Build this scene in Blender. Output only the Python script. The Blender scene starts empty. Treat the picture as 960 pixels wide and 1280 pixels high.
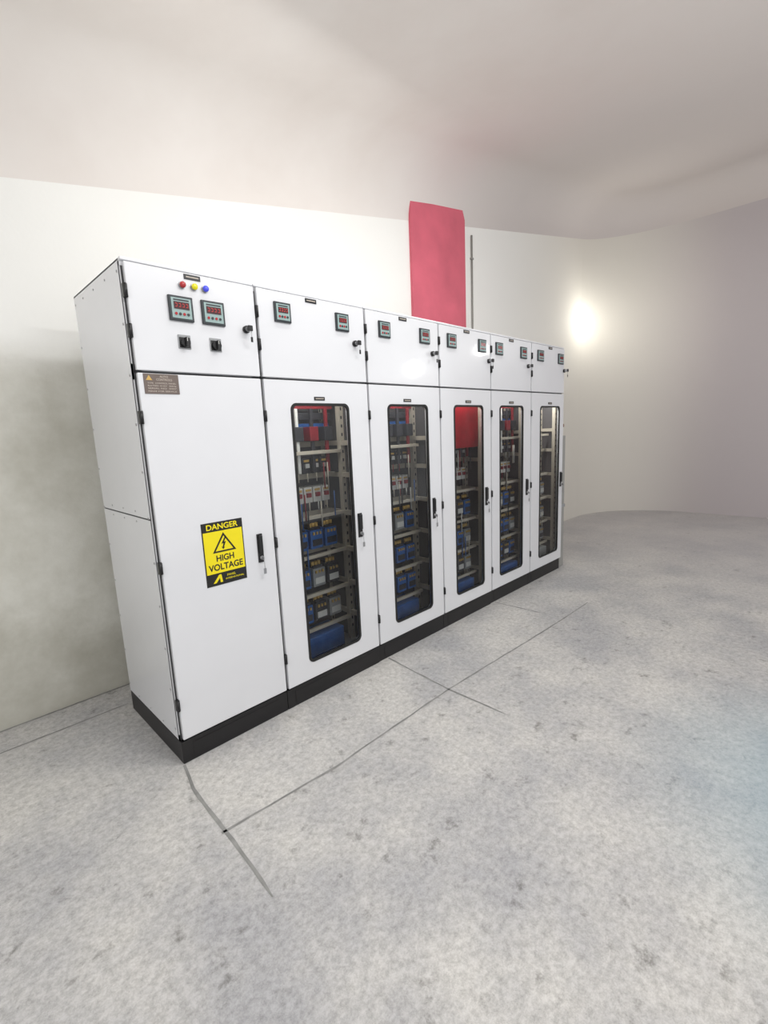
import bpy, bmesh, math, random
from mathutils import Matrix, Vector
random.seed(7)
scn=bpy.context.scene
scn.view_settings.view_transform='Standard'
scn.view_settings.look='None'
scn.view_settings.exposure=0.06

def s2l(c):
    return tuple(((v/255)/12.92 if v/255<=0.04045 else ((v/255+0.055)/1.055)**2.4) for v in c)
# ------------------------------------------------------------ materials
def mat(name,rgb,rough=.5,metal=0,coat=0,var=.04,scale=20,bump=0,emit=0,spec=.5):
    m=bpy.data.materials.new(name);m.use_nodes=True
    n=m.node_tree.nodes;l=m.node_tree.links
    b=n['Principled BSDF'];c=s2l(rgb)
    tc=n.new('ShaderNodeTexCoord');nz=n.new('ShaderNodeTexNoise');nz.inputs['Scale'].default_value=scale;nz.inputs['Detail'].default_value=4
    l.new(tc.outputs['Object'],nz.inputs['Vector'])
    r=n.new('ShaderNodeValToRGB');l.new(nz.outputs['Fac'],r.inputs['Fac'])
    r.color_ramp.elements[0].position=.3;r.color_ramp.elements[1].position=.7
    r.color_ramp.elements[0].color=(*[max(0,v*(1-var)) for v in c],1);r.color_ramp.elements[1].color=(*[min(1,v*(1+var)) for v in c],1)
    l.new(r.outputs['Color'],b.inputs['Base Color'])
    b.inputs['Roughness'].default_value=rough;b.inputs['Metallic'].default_value=metal
    b.inputs['Coat Weight'].default_value=coat;b.inputs['Coat Roughness'].default_value=.05
    b.inputs['Specular IOR Level'].default_value=spec
    if bump:
        bp=n.new('ShaderNodeBump');bp.inputs['Strength'].default_value=bump;bp.inputs['Distance'].default_value=.003
        l.new(nz.outputs['Fac'],bp.inputs['Height']);l.new(bp.outputs['Normal'],b.inputs['Normal'])
    if emit:
        b.inputs['Emission Color'].default_value=(*c,1);b.inputs['Emission Strength'].default_value=emit
    return m
M={}
M['white']=mat('white_powder_coat',(219,220,223),rough=.28,coat=.8,var=.012,scale=5)
M['frame']=mat('frame_grey',(202,203,205),rough=.4,var=.02)
M['black']=mat('black_plastic',(22,22,24),rough=.4)
M['gap']=mat('dark_gap',(60,60,62),rough=.8)
M['plinth']=mat('black_plinth_paint',(20,18,20),rough=.45,var=.2,scale=9)
M['rubber']=mat('rubber_gasket',(20,20,20),rough=.6)
M['bezel']=mat('meter_bezel',(38,44,48),rough=.4)
M['face']=mat('meter_face',(145,168,166),rough=.4)
M['lcd']=mat('meter_display',(70,40,42),rough=.2)
M['digit']=mat('red_digits',(205,50,45),rough=.4,emit=.05)
M['steel']=mat('steel',(170,170,172),rough=.3,metal=.9)
M['plate']=mat('engraved_nameplate',(112,100,94),rough=.4,metal=.3)
M['platetxt']=mat('nameplate_text',(190,180,168),rough=.5)
M['red_l']=mat('red_lens',(165,40,45),rough=.2,emit=.05)
M['yel_l']=mat('yellow_lens',(215,205,20),rough=.2,emit=.1)
M['blu_l']=mat('blue_lens',(70,80,215),rough=.2,emit=.1)
M['sigy']=mat('sign_yellow',(236,218,10),rough=.4,var=.02)
M['sigb']=mat('sign_black',(25,25,22),rough=.4)
M['inner']=mat('interior_dark',(92,90,92),rough=.6)
M['post']=mat('interior_rail',(208,200,184),rough=.5)
M['blue']=mat('blue_capacitor',(42,98,172),rough=.4,var=.15)
M['redb']=mat('busbar_red',(140,34,44),rough=.4,var=.2)
M['bred']=mat('red_reflection_board',(172,28,40),rough=.35,var=.25,scale=8)  # colour of a red reflection, carried by a board behind the glass
M['tan']=mat('terminal_brass',(200,165,92),rough=.4,metal=.1)
M['grey']=mat('breaker_grey',(150,152,154),rough=.5)
M['dgrey']=mat('contactor_dark',(52,52,58),rough=.5)
M['wht']=mat('breaker_white',(220,220,216),rough=.4)
M['redp']=mat('red_wall_paint',(213,102,120),rough=.6,var=.12,scale=3)
M['cond']=mat('conduit_grey',(150,150,146),rough=.5)
M['brown']=mat('brown_wrap',(135,112,95),rough=.8,var=.2)
M['lampm']=mat('lamp_diffuser',(255,253,246),rough=.5,emit=8)
M['globe']=mat('pendant_globe',(255,255,252),rough=.5,emit=34)
def glassmat():
    m=bpy.data.materials.new('door_glass');m.use_nodes=True
    n=m.node_tree.nodes;l=m.node_tree.links;n.clear()
    o=n.new('ShaderNodeOutputMaterial');mx=n.new('ShaderNodeMixShader');t=n.new('ShaderNodeBsdfTransparent');g=n.new('ShaderNodeBsdfGlossy')
    f=n.new('ShaderNodeFresnel');f.inputs['IOR'].default_value=1.5
    t.inputs['Color'].default_value=(.88,.9,.9,1);g.inputs['Roughness'].default_value=.02;g.inputs['Color'].default_value=(.8,.8,.8,1)
    l.new(f.outputs[0],mx.inputs[0]);l.new(t.outputs[0],mx.inputs[1]);l.new(g.outputs[0],mx.inputs[2]);l.new(mx.outputs[0],o.inputs[0])
    return m
M['glass']=glassmat()

# ------------------------------------------------------------ mesh builder
class B:
    def __init__(s): s.bm=bmesh.new();s.mats=[]
    def mi(s,k):
        if k not in s.mats: s.mats.append(k)
        return s.mats.index(k)
    def box(s,x0,x1,y0,y1,z0,z1,k,bev=0):
        t=bmesh.new();bmesh.ops.create_cube(t,size=1)
        for v in t.verts: v.co=Vector(((x0+x1)/2+v.co.x*(x1-x0),(y0+y1)/2+v.co.y*(y1-y0),(z0+z1)/2+v.co.z*(z1-z0)))
        if bev: bmesh.ops.bevel(t,geom=t.edges[:],offset=bev,segments=2,affect='EDGES',profile=.5)
        s.add(t,k)
    def add(s,t,k):
        i=s.mi(k);mp={}
        for v in t.verts: mp[v]=s.bm.verts.new(v.co)
        for f in t.faces:
            try: nf=s.bm.faces.new([mp[v] for v in f.verts]);nf.material_index=i;nf.smooth=f.smooth
            except ValueError: pass
        t.free()
    def cyl(s,c,r,d,axis,k,seg=20,r2=None,bev=0):
        t=bmesh.new();bmesh.ops.create_cone(t,cap_ends=True,segments=seg,radius1=r,radius2=r if r2 is None else r2,depth=d)
        if axis=='y': m=Matrix.Rotation(math.pi/2,4,'X')
        elif axis=='x': m=Matrix.Rotation(math.pi/2,4,'Y')
        else: m=Matrix.Identity(4)
        bmesh.ops.transform(t,matrix=Matrix.Translation(c)@m,verts=t.verts)
        for f in t.faces: f.smooth=len(f.verts)==4
        s.add(t,k)
    def sph(s,c,r,k,sc=(1,1,1)):
        t=bmesh.new();bmesh.ops.create_uvsphere(t,u_segments=20,v_segments=12,radius=r)
        for v in t.verts: v.co=Vector((c[0]+v.co.x*sc[0],c[1]+v.co.y*sc[1],c[2]+v.co.z*sc[2]))
        for f in t.faces: f.smooth=True
        s.add(t,k)
    def poly(s,pts,y0,y1,k):
        t=bmesh.new();vs=[t.verts.new((p[0],y0,p[1])) for p in pts];f=t.faces.new(vs)
        if y1 is not None:
            r=bmesh.ops.extrude_face_region(t,geom=[f])
            for v in r['geom']:
                if isinstance(v,bmesh.types.BMVert): v.co.y=y1
            bmesh.ops.recalc_face_normals(t,faces=t.faces[:])
        s.add(t,k)
    def ring(s,outer,inner,y0,y1,k):
        t=bmesh.new();n=len(outer)
        of=[t.verts.new((p[0],y0,p[1])) for p in outer];nf=[t.verts.new((p[0],y0,p[1])) for p in inner]
        ob=[t.verts.new((p[0],y1,p[1])) for p in outer];nb=[t.verts.new((p[0],y1,p[1])) for p in inner]
        for i in range(n):
            j=(i+1)%n
            for q in ((of[i],of[j],nf[j],nf[i]),(ob[i],nb[i],nb[j],ob[j]),(of[i],ob[i],ob[j],of[j]),(nf[i],nf[j],nb[j],nb[i])):
                t.faces.new(q)
        bmesh.ops.recalc_face_normals(t,faces=t.faces[:]);s.add(t,k)
    def obj(s,name,parent=None,recalc=True):
        if recalc: bmesh.ops.recalc_face_normals(s.bm,faces=s.bm.faces[:])
        me=bpy.data.meshes.new(name);s.bm.to_mesh(me);s.bm.free()
        for k in s.mats: me.materials.append(M[k] if k in M else k)
        o=bpy.data.objects.new(name,me);scn.collection.objects.link(o)
        if parent: o.parent=parent
        return o
def rrect(x0,x1,z0,z1,r,n=6):
    pts=[]
    for cx,cz,a in ((x1-r,z1-r,0),(x0+r,z1-r,90),(x0+r,z0+r,180),(x1-r,z0+r,270)):
        for i in range(n+1):
            t=math.radians(a+90*i/n);pts.append((cx+r*math.cos(t),cz+r*math.sin(t)))
    return pts
def text(body,cx,cz,h,y,k,parent,name,width=None,bold=0):
    cu=bpy.data.curves.new(name,'FONT');cu.body=body;cu.size=1;cu.align_x='CENTER';cu.align_y='CENTER';cu.extrude=.01;cu.offset=bold
    o=bpy.data.objects.new(name,cu);scn.collection.objects.link(o)
    bpy.context.view_layer.update()
    dg=bpy.context.evaluated_depsgraph_get();me=bpy.data.meshes.new_from_object(o.evaluated_get(dg))
    bpy.data.objects.remove(o)
    xs=[v.co.x for v in me.vertices];ys=[v.co.y for v in me.vertices]
    w=max(xs)-min(xs);hh=max(ys)-min(ys);mx=(max(xs)+min(xs))/2;my=(max(ys)+min(ys))/2
    sz=h/hh;sx=(width/w) if width else sz
    for v in me.vertices:
        v.co=Vector((cx+(v.co.x-mx)*sx, y-v.co.z*.03, cz+(v.co.y-my)*sz))
    me.materials.clear();me.materials.append(M[k])
    o=bpy.data.objects.new(name,me);scn.collection.objects.link(o);o.parent=parent
    return o
def empty(name):
    e=bpy.data.objects.new(name,None);scn.collection.objects.link(e);e.empty_display_size=.1;return e
def area(name,loc,rot,sx,sy,e,col=(1,1,1),parent=None):
    d=bpy.data.lights.new(name,'AREA');d.shape='RECTANGLE';d.size=sx;d.size_y=sy;d.energy=e;d.color=col
    o=bpy.data.objects.new(name,d);scn.collection.objects.link(o);o.location=loc;o.rotation_euler=rot
    if parent: o.parent=parent
    return o
def point(name,loc,e,r=.05,col=(1,1,1)):
    d=bpy.data.lights.new(name,'POINT');d.energy=e;d.shadow_soft_size=r;d.color=col
    o=bpy.data.objects.new(name,d);scn.collection.objects.link(o);o.location=loc;return o

# ------------------------------------------------------------ cabinets
XS=[0,.5517,1.2269,1.8803,2.5015,3.1232,3.7509]
ZP,ZS,ZT,D=.1062,1.687,2.1,.6707
WIN={1:(.700,1.080),2:(1.380,1.755),3:(2.032,2.397),4:(2.622,2.993),5:(3.286,3.670)}
MET={0:[(.158,.256),(.293,.393)],1:[(.647,.737),(1.017,1.105)],2:[(1.332,1.425),(1.690,1.785)],3:[(1.970,2.068),(2.336,2.432)],4:[(2.566,2.664),(2.936,3.034)],5:[(3.222,3.330),(3.612,3.715)]}
LOCK=[.493,1.146,1.813,2.470,3.062,3.735]
HAND=[(.452,.482),(1.100,1.132),(1.778,1.806),(2.415,2.447),(3.040,3.072),(3.694,3.726)]
LBL=[.268,.866,1.541,2.196,2.797,3.463]
HZ=[1.98,1.836,1.512,.90,.283]
YO=[0,-.02,-.07,-.11,-.14,-.10]

def meter(b,x0,x1,z0,z1):
    w=x1-x0;h=z1-z0
    b.box(x0,x1,-.010,.001,z0,z1,'bezel',.002)
    b.box(x0+.009,x1-.009,-.0125,-.009,z0+.009,z1-.009,'face',.0008)
    b.box(x0+.018,x1-.018,-.0140,-.0115,z0+h*.46,z1-.024,'lcd')
    dz0=z0+h*.50;dz1=z1-.026;n=4
    b.box(x0+.018,x1-.018,-.0130,-.0124,z1-.020,z1-.014,'bezel')
    for i in range(n):
        cx=x0+.020+(w-.040)*(i+.5)/n
        b.box(cx-.004,cx+.004,-.0148,-.0138,(dz0+dz1)/2-.007,(dz0+dz1)/2-.005,'digit')
        b.box(cx-.004,cx+.004,-.0148,-.0138,(dz0+dz1)/2+.005,(dz0+dz1)/2+.007,'digit')
        b.box(cx+.0025,cx+.004,-.0148,-.0138,(dz0+dz1)/2-.006,(dz0+dz1)/2+.006,'digit')
    for i in range(4):
        cx=x0+.016+(w-.032)*(i+.5)/4
        b.cyl((cx,-.0135,z0+h*.27),.0055,.003,'y','red_l' if i in (0,2) else 'bezel',12)
def components(b,x0,x1,seed,kind):
    rnd=random.Random(seed);yo=YO[seed]
    posts=[(x0+.03,.06),(x1-.055,.055),(x1-.055,.20),(x1-.055,.40)]
    for px,py in posts:
        b.box(px,px+.035,py,py+.03,ZP+.01,1.66,'post',.001)
        for z in [.2+.05*j for j in range(28)]: b.box(px+.013,px+.022,py-.0008,py,z,z+.018,'dgrey')
    for z in (.30,.50,.715,.94,1.17,1.36):
        b.box(x0+.03,x1-.03,.36+yo,.38+yo,z-.016,z+.016,'post')
        b.box(x1-.05,x1-.03,.08,.40,z-.014,z+.014,'post')
    # light shelf rails in front of the rows
    for z in (.275,.485,.715,.945,1.315):
        b.box(x0+.04,x1-.055,.215+yo,.235+yo,z-.010,z+.010,'post',.002)
    b.box(x0+.04,x1-.07,.39+yo,.395+yo,.18,1.62,'grey' if kind=='g' else 'inner')
    if kind!='g':
        for i,k in enumerate(('redb','dgrey','blue','dgrey')):
            b.box(x0+.05,x1-.07,.26+.02*i+yo,.272+.02*i+yo,1.56-.06*i,1.60-.06*i,k,.002)
        for i in range(5):
            cx=x0+.11+i*(x1-x0-.22)/4.4
            b.box(cx,cx+.02,.23+yo,.245+yo,1.20,1.56,['dgrey','redb','wht','dgrey','redb'][i],.002)
            b.box(cx-.015,cx+.045,.22+yo,.30+yo,1.38,1.46,['dgrey','redb','dgrey','redb','dgrey'][i] if kind!='b' else 'dgrey',.004)
    n=8;w=(x1-x0-.16)/n
    for zz,kk in ((1.24,'dgrey'),(1.07,'wht')):
        for i in range(n):
            cx=x0+.05+i*w
            b.box(cx,cx+w*.86,.27+yo,.36+yo,zz-.045,zz+.045,kk,.002)
            b.box(cx+w*.2,cx+w*.62,.255+yo,.27+yo,zz-.012,zz+.012,'wht' if kk=='dgrey' else 'redb')
            b.box(cx+w*.15,cx+w*.7,.265+yo,.27+yo,zz+.022,zz+.034,'tan')
            b.cyl((cx+w*.4,.262+yo,zz-.068),.0035,.05,'z',rnd.choice(('wht','dgrey','redb','post')),8)
    n=5;w=(x1-x0-.14)/n
    for ri,zz in enumerate((.83,.60,.39)):
        for i in range(n):
            cx=x0+.045+i*w;h=.075;q=rnd.random()
            col='grey' if kind=='g' else ('blue' if q<.62 else ('dgrey' if q<.85 else 'grey'))
            b.box(cx,cx+w*.84,.23+yo,.36+yo,zz-h,zz+h*.5,col,.006)
            b.box(cx+w*.1,cx+w*.74,.225+yo,.23+yo,zz-h*.75,zz-h*.25,'wht' if q>.6 else 'dgrey',.001)
            b.box(cx+w*.1,cx+w*.74,.24+yo,.35+yo,zz+h*.5,zz+h*.7,'dgrey')
            for j in range(3):
                b.cyl((cx+w*(.18+.22*j),.26+yo,zz+h*.8),.010,.03,'z','tan',10)
                b.box(cx+w*(.14+.22*j),cx+w*(.24+.22*j),.222+yo,.23+yo,zz+.01,zz+.026,'tan')
    b.box(x0+.06,x1-.14,.18+yo,.34+yo,.125,.25,'blue' if kind!='g' else 'grey',.008)
    for i in range(12):
        cx=x0+.08+rnd.random()*(x1-x0-.2);z0=rnd.choice((.45,.65,.9,.95,1.12));
        b.cyl((cx,.205+rnd.random()*.005+yo,z0+.06),.004,.15,'z',rnd.choice(('redb','dgrey','wht','post','blue')),8)
    if kind=='r':
        b.box(x0+.04,x1-.06,.075,.081,1.27,1.62,'bred',.002)  # added board, stands in for the red reflection on this door's glass

for i in range(6):
    x0,x1=XS[i],XS[i+1]
    root=empty('electrical_cabinet')
    g=.0012
    b=B();t=.012
    a0,a1=x0+g,x1-g
    b.box(a0,a0+t,.024,D,ZP,ZT-.002,'white' if i==0 else 'frame',.002)
    b.box(a1-t,a1,.024,D,ZP,ZT-.002,'white' if i==5 else 'frame',.002)
    b.box(a0+t,a1-t,D-t,D,ZP,ZT-.004,'frame')
    b.box(a0,a1,.006,D+.004,ZT-.012,ZT,'white',.003)
    b.box(a0+t,a1-t,.024,D-t,ZP,ZP+.012,'frame')
    b.box(a0,a0+.035,.022,.034,ZP,ZT-.012,'frame');b.box(a1-.035,a1,.022,.034,ZP,ZT-.012,'frame')
    b.box(a0,a1,.022,.034,ZS-.03,ZS+.03,'frame');b.box(a0,a1,.022,.034,ZP,ZP+.03,'frame');b.box(a0,a1,.018,.034,ZT-.03,ZT-.011,'frame')
    b.box(a0+.004,a0+.009,.0195,.0225,ZP+.004,ZT-.018,'gap')
    b.box(a0+.003,a1-.003,.0195,.0225,ZS-.003,ZS+.003,'gap')
    if i: b.box(a0+t,a1-t,D-t-.004,D-t,ZP+.012,ZT-.02,'inner');b.box(a0+t,a0+t+.003,.036,D-t-.004,ZP+.012,ZT-.02,'inner');b.box(a1-t-.003,a1-t,.036,D-t-.004,ZP+.012,ZT-.02,'inner');b.box(a0+t,a1-t,.036,.5,ZS+.01,ZS+.014,'inner')
    b.obj('body',root)
    b=B();py=.006 if i<2 else (.010 if i<4 else .016)
    b.box(a0,a1,py,D-.004,0,ZP-.002,'plinth',.002)
    b.box(a0+.05,a1-.05,py-.0015,py,.02,.085,'plinth')
    b.obj('plinth',root)
    if i==0:
        b=B();x=a0
        b.box(x-.0015,x+.001,.034,D-.006,ZP+.004,1.098,'white',.0006);b.box(x-.0015,x+.001,.034,D-.006,1.104,ZT-.014,'white',.0006)
        b.box(x-.0004,x+.001,.034,D-.006,1.098,1.104,'gap')
        for z in [ZP+.05+j*.19 for j in range(11)]:
            for y in (.05,D-.02): b.cyl((x-.002,y,z),.005,.003,'x','steel',12)
        for z in (.13,1.08,1.125,2.06):
            for y in (.2,.36,.52): b.cyl((x-.002,y,z),.004,.003,'x','steel',12)
        b.obj('side_cover',root)
    dx0,dx1=x0+.011,x1-.004
    b=B();b.box(dx0,dx1,0,.019,ZS+.005,ZT-.016,'white',.003);b.obj('upper_door',root)
    if i==0:
        b=B();b.box(dx0,dx1,0,.019,ZP+.008,ZS-.005,'white',.003);b.obj('lower_door',root)
    else:
        w0,w1=WIN[i];z0,z1=.203,1.574
        inner=rrect(w0+.008,w1-.008,z0+.008,z1-.008,.028)
        n=7
        oc=[(dx1,ZS-.005),(dx0,ZS-.005),(dx0,ZP+.008),(dx1,ZP+.008)]
        o2=[]
        for c in range(4):
            cxx,czz=oc[c]
            for j in range(n):
                k=j-3
                e=.004*abs(k)
                if c==0: p=(cxx,czz-e) if k<0 else (cxx-e,czz)
                if c==1: p=(cxx+e,czz) if k<0 else (cxx,czz-e)
                if c==2: p=(cxx,czz+e) if k<0 else (cxx+e,czz)
                if c==3: p=(cxx-e,czz) if k<0 else (cxx,czz+e)
                o2.append(p)
        b=B();b.ring(o2,inner,0,.019,'white');b.obj('lower_door',root)
        b=B();b.ring(rrect(w0,w1,z0,z1,.034),rrect(w0+.014,w1-.014,z0+.014,z1-.014,.024),-.003,.006,'rubber')
        b.obj('window_gasket',root)
        b=B();b.poly([(w0+.006,z0+.006),(w1-.006,z0+.006),(w1-.006,z1-.006),(w0+.006,z1-.006)],.008,None,'glass');b.obj('window_glass',root,False)
        b=B();components(b,x0,x1,i,{3:'r',1:'x',2:'b',5:'g'}.get(i,'x'));b.obj('switchgear_components',root)
        area('interior_fill',((x0+x1)/2,.05,1.675),(math.radians(28),0,0),.4,.03,1.1 if i<5 else 2.6,(1,.97,.92),root)  # added fill light to brighten the bay contents, no actual cabinet lamp
        b=B();lx=(w0+w1)/2-.008;b.box(lx-.034,lx+.034,-.003,.001,1.588,1.606,'black',.0008);b.box(lx-.026,lx+.026,-.0036,-.0028,1.595,1.599,'platetxt');b.obj('door_label',root)
    b=B()
    zz=(1.892,1.988) if i==0 else (1.946,2.036)
    for m0,m1 in MET[i]: meter(b,m0,m1,*zz)
    b.obj('digital_meters',root)
    b=B();c=LBL[i];lz=2.070;b.box(c-.034,c+.034,-.003,.001,lz-.011,lz+.009,'black',.0008)
    b.box(c-.026,c+.026,-.0037,-.0028,lz-.003,lz+.001,'platetxt');b.obj('panel_label',root)
    b=B()
    for z in HZ:
        b.box(x0-.002,x0+.013,-.005,.016,z-.026,z+.026,'black',.003);b.cyl((x0+.004,-.006,z),.006,.046,'z','black',12)
    b.obj('hinges',root)
    b=B();lx=LOCK[i];lz=1.892
    b.cyl((lx,-.006,lz),.016,.014,'y','black',20);b.cyl((lx,-.017,lz),.010,.012,'y','steel',16)
    b.box(lx-.002,lx+.002,-.034,-.02,lz-.012,lz+.012,'steel');b.box(lx-.011,lx+.011,-.045,-.034,lz-.012,lz+.012,'black',.003)
    b.cyl((lx+.006,-.036,lz-.028),.0015,.03,'z','steel',8);b.box(lx+.001,lx+.011,-.038,-.034,lz-.058,lz-.036,'black',.001)
    b.obj('cam_lock',root)
    b=B();h0,h1=HAND[i];b.box(h0,h1,-.006,.001,.822,.962,'black',.003)
    b.box(h0+.005,h1-.005,-.016,-.004,.868,.956,'black',.004)
    b.cyl(((h0+h1)/2,-.010,.846),.009,.012,'y','steel',16)
    b.box((h0+h1)/2-.0015,(h0+h1)/2+.0015,-.03,-.014,.836,.852,'steel')
    b.cyl(((h0+h1)/2+.003,-.024,.815),.0015,.045,'z','steel',8);b.box((h0+h1)/2-.004,(h0+h1)/2+.010,-.026,-.022,.768,.795,'steel',.001)
    b.obj('swing_handle',root)
    if i==0:
        b=B()
        for x,k in ((.222,'red_l'),(.271,'yel_l'),(.318,'blu_l')):
            b.cyl((x,-.004,2.033),.014,.010,'y','steel',20);b.cyl((x,-.011,2.033),.012,.008,'y',k,20);b.sph((x,-.014,2.033),.011,k,(1,.5,1))
        b.obj('indicator_lamps',root)
        b=B()
        for x in (.208,.342):
            b.box(x-.026,x+.026,-.004,.001,1.785,1.840,'grey',.002);b.box(x-.022,x+.022,-.006,-.003,1.789,1.830,'black',.001)
            b.cyl((x,-.012,1.809),.018,.016,'y','black',20);b.box(x-.005,x+.005,-.032,-.018,1.790,1.828,'black',.002)
            b.box(x-.001,x+.001,-.0325,-.0315,1.812,1.826,'wht')
        b.obj('selector_switches',root)
        b=B();b.box(.030,.165,-.003,.001,1.603,1.680,'plate',.001)
        b.poly([(.038,1.655),(.050,1.674),(.062,1.655)],-.0038,-.0028,'tan');b.obj('nameplate',root)
        text('AUTO\nCONTROLS',.108,1.664,.020,-.003,'platetxt',root,'nameplate_title')
        for k,z in enumerate((1.644,1.634,1.624,1.613)):
            text(['TYPE  CONTROL PANEL','RATED 415V  50Hz','SERIAL NO  0427','MADE FOR SERVICE'][k],.098,z,.0055,-.003,'platetxt',root,'nameplate_text',width=.11)
        b=B();s0,s1,q0,q1=.190,.385,.766,1.054
        b.box(s0,s1,-.0015,.0005,q0,q1,'sigb');b.box(s0+.005,s1-.005,-.0022,-.0012,q0+.056,q1-.042,'sigy')
        cx=(s0+s1)/2;zb=.915;zt2=1.003
        tri=[(cx-.056,zb),(cx+.056,zb),(cx,zt2)];ci=[(cx-.043,zb+.007),(cx+.043,zb+.007),(cx,zt2-.014)]
        b.ring(tri,ci,-.0030,-.0020,'sigb')
        b.poly([(cx+.006,.982),(cx-.012,.952),(cx-.002,.954),(cx-.008,.937),(cx-.013,.939),(cx-.006,.926),(cx+.003,.936),(cx-.002,.936),(cx+.010,.961),(cx+.001,.959),(cx+.012,.982)],-.0030,-.0020,'sigb')
        b.poly([(s0+.03,q0+.012),(s0+.06,q0+.048),(s0+.07,q0+.048),(s0+.075,q0+.012),(s0+.064,q0+.012),(s0+.062,q0+.034),(s0+.044,q0+.012)],-.0026,-.001,'sigy')
        b.obj('danger_sign',root)
        text('DANGER',cx,q1-.021,.026,-.0018,'sigy',root,'sign_danger_text',width=.150,bold=.02)
        text('HIGH',cx,.889,.029,-.0024,'sigb',root,'sign_high_text',width=.085,bold=.025)
        text('VOLTAGE',cx,.849,.030,-.0024,'sigb',root,'sign_voltage_text',width=.165,bold=.025)
        text('PANEL',cx+.022,q0+.038,.010,-.0018,'sigy',root,'sign_small_text')
        text('INTERNATIONAL',cx+.038,q0+.022,.008,-.0018,'sigy',root,'sign_small_text',width=.09)

# ------------------------------------------------------------ room
YW=.972;XE=7.6;XL=-3.0;YF=-4.2;R_=.46;RC=1.2
def czh(x): return 3.13+.19*(x+.15)
class NT:
    def __init__(s,name,rough):
        s.m=bpy.data.materials.new(name);s.m.use_nodes=True;s.n=s.m.node_tree.nodes;s.l=s.m.node_tree.links;s.b=s.n['Principled BSDF'];s.b.inputs['Roughness'].default_value=rough
        s.tc=s.n.new('ShaderNodeTexCoord');sp=s.n.new('ShaderNodeSeparateXYZ');s.l.new(s.tc.outputs['Object'],sp.inputs[0]);s.X,s.Y,s.Z=sp.outputs
    def noise(s,sc,d=5,r=.6):
        q=s.n.new('ShaderNodeTexNoise');q.inputs['Scale'].default_value=sc;q.inputs['Detail'].default_value=d;q.inputs['Roughness'].default_value=r;s.l.new(s.tc.outputs['Object'],q.inputs['Vector']);return q.outputs['Fac']
    def rng(s,src,a,c,lo=0,hi=1):
        q=s.n.new('ShaderNodeMapRange');q.interpolation_type='SMOOTHSTEP'
        q.inputs[1].default_value=a;q.inputs[2].default_value=c;q.inputs[3].default_value=lo;q.inputs[4].default_value=hi;s.l.new(src,q.inputs[0]);return q.outputs[0]
    def mix(s,f,a,c,t='MIX'):
        q=s.n.new('ShaderNodeMix');q.data_type='RGBA';q.blend_type=t
        if isinstance(f,float): q.inputs[0].default_value=f
        else: s.l.new(f,q.inputs[0])
        for k,v in ((6,a),(7,c)):
            if isinstance(v,tuple): q.inputs[k].default_value=(*s2l(v),1)
            else: s.l.new(v,q.inputs[k])
        return q.outputs[2]
    def ramp(s,src,p0,c0,p1,c1):
        q=s.n.new('ShaderNodeValToRGB');s.l.new(src,q.inputs[0]);q.color_ramp.elements[0].position=p0;q.color_ramp.elements[1].position=p1
        q.color_ramp.elements[0].color=(*s2l(c0),1);q.color_ramp.elements[1].color=(*s2l(c1),1);return q.outputs[0]
    def addm(s,a,k,c):
        q=s.n.new('ShaderNodeMath');q.operation='MULTIPLY_ADD';q.inputs[1].default_value=k;s.l.new(a,q.inputs[0]);s.l.new(c,q.inputs[2]);return q.outputs[0]
    def bump(s,h,st):
        bp=s.n.new('ShaderNodeBump');bp.inputs['Strength'].default_value=st;bp.inputs['Distance'].default_value=.003;s.l.new(h,bp.inputs['Height']);s.l.new(bp.outputs[0],s.b.inputs['Normal'])
    def done(s,c): s.l.new(c,s.b.inputs['Base Color']);return s.m
# wall
w=NT('painted_plaster',.75);nz=w.noise(3.2,8,.65)
lo=w.ramp(nz,.3,(194,192,180),.65,(219,218,209))
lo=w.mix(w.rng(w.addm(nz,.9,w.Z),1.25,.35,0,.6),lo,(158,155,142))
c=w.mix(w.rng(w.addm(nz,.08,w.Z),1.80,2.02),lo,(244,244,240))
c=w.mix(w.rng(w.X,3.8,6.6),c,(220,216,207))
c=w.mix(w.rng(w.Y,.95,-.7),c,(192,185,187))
w.bump(w.noise(60,3),.25);M['wall']=w.done(c)
# ceiling
w=NT('ceiling_paint',.85);nz=w.noise(1.3,5,.55)
c=w.ramp(nz,.3,(226,219,213),.7,(236,231,226));c=w.mix(w.rng(w.addm(nz,1.2,w.X),2.2,6.0),c,(206,199,196))  # second mix paints the dimmer right end into the ceiling colour
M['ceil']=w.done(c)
# floor
w=NT('concrete_floor',.6)
c=w.ramp(w.noise(1.4,7,.65),.38,(174,174,176),.62,(206,204,200))
c=w.mix(.75,c,w.ramp(w.noise(38,9,.9),.37,(168,168,166),.58,(255,255,255)),'MULTIPLY')
c=w.mix(.7,c,w.ramp(w.noise(9,6,.7),.30,(140,138,132),.41,(255,255,255)),'MULTIPLY')
c=w.mix(w.rng(w.X,2.6,6.5,0,.55),c,(184,180,182))  # light falloff along the aisle painted into the floor colour
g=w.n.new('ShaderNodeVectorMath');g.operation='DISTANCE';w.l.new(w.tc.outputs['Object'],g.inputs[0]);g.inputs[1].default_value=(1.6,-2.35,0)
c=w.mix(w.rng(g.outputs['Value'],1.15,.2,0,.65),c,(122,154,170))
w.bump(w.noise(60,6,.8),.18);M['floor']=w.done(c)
M['joint']=mat('floor_joint_fill',(134,134,132),rough=.9,var=.25,scale=15)
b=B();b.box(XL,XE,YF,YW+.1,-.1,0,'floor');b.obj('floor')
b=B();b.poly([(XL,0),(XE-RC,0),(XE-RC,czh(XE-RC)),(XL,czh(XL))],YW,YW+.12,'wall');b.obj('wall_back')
b=B();t=bmesh.new();path=[(XE-RC,YW)];nrm=[(0,-1)]
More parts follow.
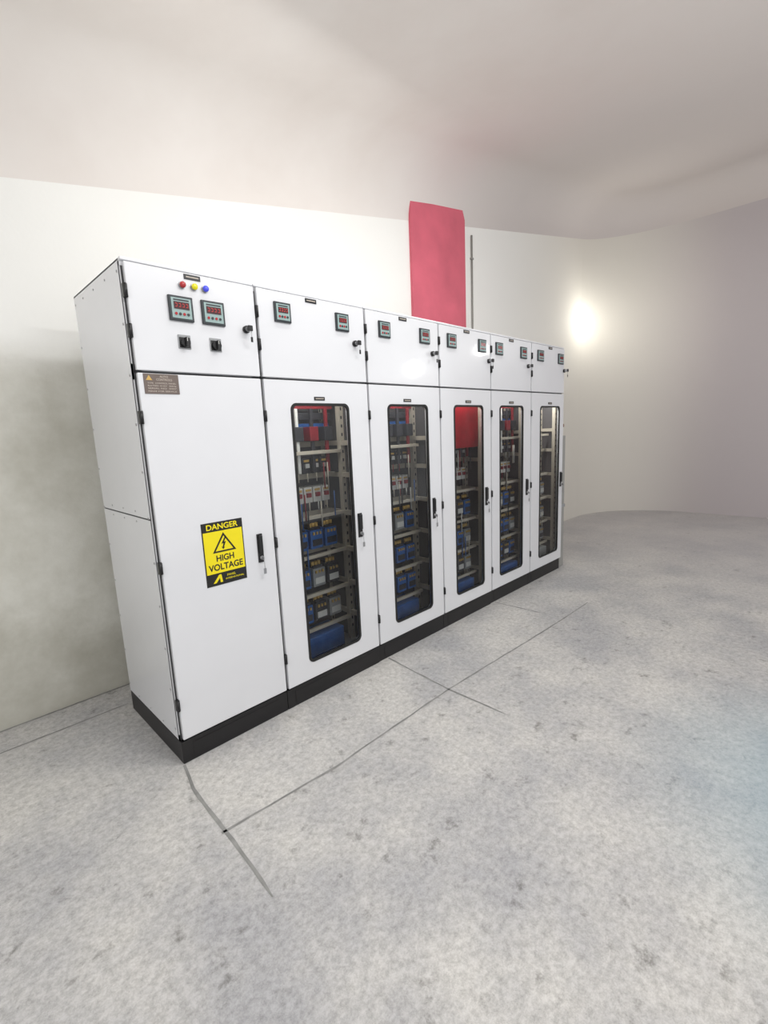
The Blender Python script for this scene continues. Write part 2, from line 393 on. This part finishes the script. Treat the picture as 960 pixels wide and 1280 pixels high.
for j in range(1,21):
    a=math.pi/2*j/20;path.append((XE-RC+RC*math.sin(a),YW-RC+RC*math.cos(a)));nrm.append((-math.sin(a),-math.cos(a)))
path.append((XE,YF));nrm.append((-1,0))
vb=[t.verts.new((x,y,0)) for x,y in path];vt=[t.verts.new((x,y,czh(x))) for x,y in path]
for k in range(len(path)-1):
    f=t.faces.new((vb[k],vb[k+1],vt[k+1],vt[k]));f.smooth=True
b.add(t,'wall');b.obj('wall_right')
# ceiling: flat field plus a cove swept round both walls
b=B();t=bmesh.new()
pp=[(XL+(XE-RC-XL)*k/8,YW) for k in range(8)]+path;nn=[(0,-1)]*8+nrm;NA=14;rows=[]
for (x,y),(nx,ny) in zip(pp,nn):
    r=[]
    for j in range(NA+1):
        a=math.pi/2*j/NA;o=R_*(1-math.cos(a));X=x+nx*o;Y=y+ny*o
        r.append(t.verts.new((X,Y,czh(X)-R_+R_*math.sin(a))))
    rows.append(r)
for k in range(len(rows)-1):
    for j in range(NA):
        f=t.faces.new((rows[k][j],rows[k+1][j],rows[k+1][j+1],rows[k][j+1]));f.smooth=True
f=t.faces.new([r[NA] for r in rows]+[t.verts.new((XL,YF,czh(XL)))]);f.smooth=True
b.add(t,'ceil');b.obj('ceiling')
b=B()
def strip(pts,w):
    t=bmesh.new();L=[];n=len(pts)
    for k,(x,y) in enumerate(pts):
        a=pts[max(0,k-1)];c=pts[min(n-1,k+1)];d=Vector((c[0]-a[0],c[1]-a[1])).normalized();nx,ny=-d.y,d.x
        ww=w*(.8+.4*random.random())/2
        if k==n-1: ww*=.3
        L.append((t.verts.new((x+nx*ww,y+ny*ww,.0012)),t.verts.new((x-nx*ww,y-ny*ww,.0012))))
    for k in range(n-1): t.faces.new((L[k][0],L[k][1],L[k+1][1],L[k+1][0]))
    b.add(t,'joint')
def lerp(pts,step=.06):
    out=[]
    for (a,c) in zip(pts[:-1],pts[1:]):
        d=math.dist(a,c);m=max(1,int(d/step))
        for k in range(m): out.append((a[0]+(c[0]-a[0])*k/m+random.uniform(-.002,.002),a[1]+(c[1]-a[1])*k/m+random.uniform(-.002,.002)))
    out.append(pts[-1]);return out
strip(lerp([(0,.0),(-.035,-.17),(-.048,-.53),(-.066,-.82)]),.014)
strip(lerp([(-.06,-.47),(.437,-.515),(1.247,-.507),(2.36,-.56),(3.0,-.57)]),.010)
strip(lerp([(1.30,0.0),(1.25,-.51),(1.25,-.87)]),.010)
strip(lerp([(2.55,0),(2.57,-.40)]),.010)
strip(lerp([(-.9,.757),(-.005,.738)]),.010)
strip(lerp([(-1.6,.965),(0.3,.965)]),.014)
b.obj('floor_joints')
b=B();b.poly([(2.745,0),(3.555,0),(3.555,3.42),(3.52,3.50),(2.745,3.38)],YW-.025,YW,'redp');b.obj('red_wall_panel')
b=B();b.cyl((3.69,YW-.012,1.66),.009,3.32,'z','cond',12)
for z in (.6,1.5,2.4,3.1): b.box(3.672,3.708,YW-.022,YW,z-.008,z+.008,'cond')
b.obj('conduit_pipe')
b=B();b.box(3.775,3.875,.03,.10,0,1.30,'cond',.006)
b.box(3.768,3.882,.024,.106,.60,.63,'grey',.003)
for k in range(3): b.cyl((3.80+.025*k,.065,1.36),.010,.14,'z','brown',12)
b.box(3.785,3.865,.04,.09,1.38,1.41,'brown',.006)
b.obj('cable_trunking')
LX,LZ=6.40,2.82
b=B();b.sph((LX,YW-.01,LZ),.16,'lampm',(1,.45,1));b.obj('bulkhead_lamp')
# pendant globes over the aisle (outside the frame; seen as reflections in the doors)
for (px,py,pz,pr) in ((3.93,-1.99,2.15,.11),(6.05,-2.4,2.62,.11)):
    top=czh(px);b=B();b.sph((px,py,pz),pr,'globe',(1,1,.8))
    b.cyl((px,py,pz+pr*.8+.03),.04,.06,'z','steel',16)
    b.cyl((px,py,(pz+pr+top)/2),.008,top-pz-pr,'z','black',8);b.cyl((px,py,top-.015),.05,.03,'z','steel',16)
    b.obj('pendant_lamp')

# ------------------------------------------------------------ lights
area('ceiling_light',(.9,-1.5,2.8),(0,0,0),1.4,.3,31)
area('ceiling_light',(-1.3,-.9,2.5),(0,0,0),1.0,.3,16)
area('wall_fill',(1.7,-.35,2.95),(math.radians(48),0,0),3.0,.12,16,(1,1,.98))  # added light without a fixture, brightens the wall above the cabinets
area('ceiling_fill',(-.2,-2.7,1.9),(math.pi,0,0),2.4,.4,30,(1,.97,.94))  # added unseen light facing up, lifts the ceiling brightness
point('lamp_bulb',(LX,YW-.45,LZ),13,.10,(1,.98,.9))
w=bpy.data.worlds.new('room_light');scn.world=w;w.use_nodes=True
w.node_tree.nodes['Background'].inputs[0].default_value=(.97,.98,1,1);w.node_tree.nodes['Background'].inputs[1].default_value=.88

# ------------------------------------------------------------ camera
rows=[Vector((.70255,-.71032,-.04332)),Vector((-.15014,-.08844,-.9847)),Vector((.69562,.6983,-.16878))]
cd=bpy.data.cameras.new('camera');cam=bpy.data.objects.new('camera',cd);scn.collection.objects.link(cam)
x,y,z=rows[0],-rows[1],-rows[2]
cam.matrix_world=Matrix(((x.x,y.x,z.x,-.6716),(x.y,y.y,z.y,-1.9949),(x.z,y.z,z.z,1.4201),(0,0,0,1)))
cd.sensor_fit='VERTICAL';cd.sensor_height=24;cd.lens=592.72/1280*24;cd.clip_start=.02
scn.camera=cam
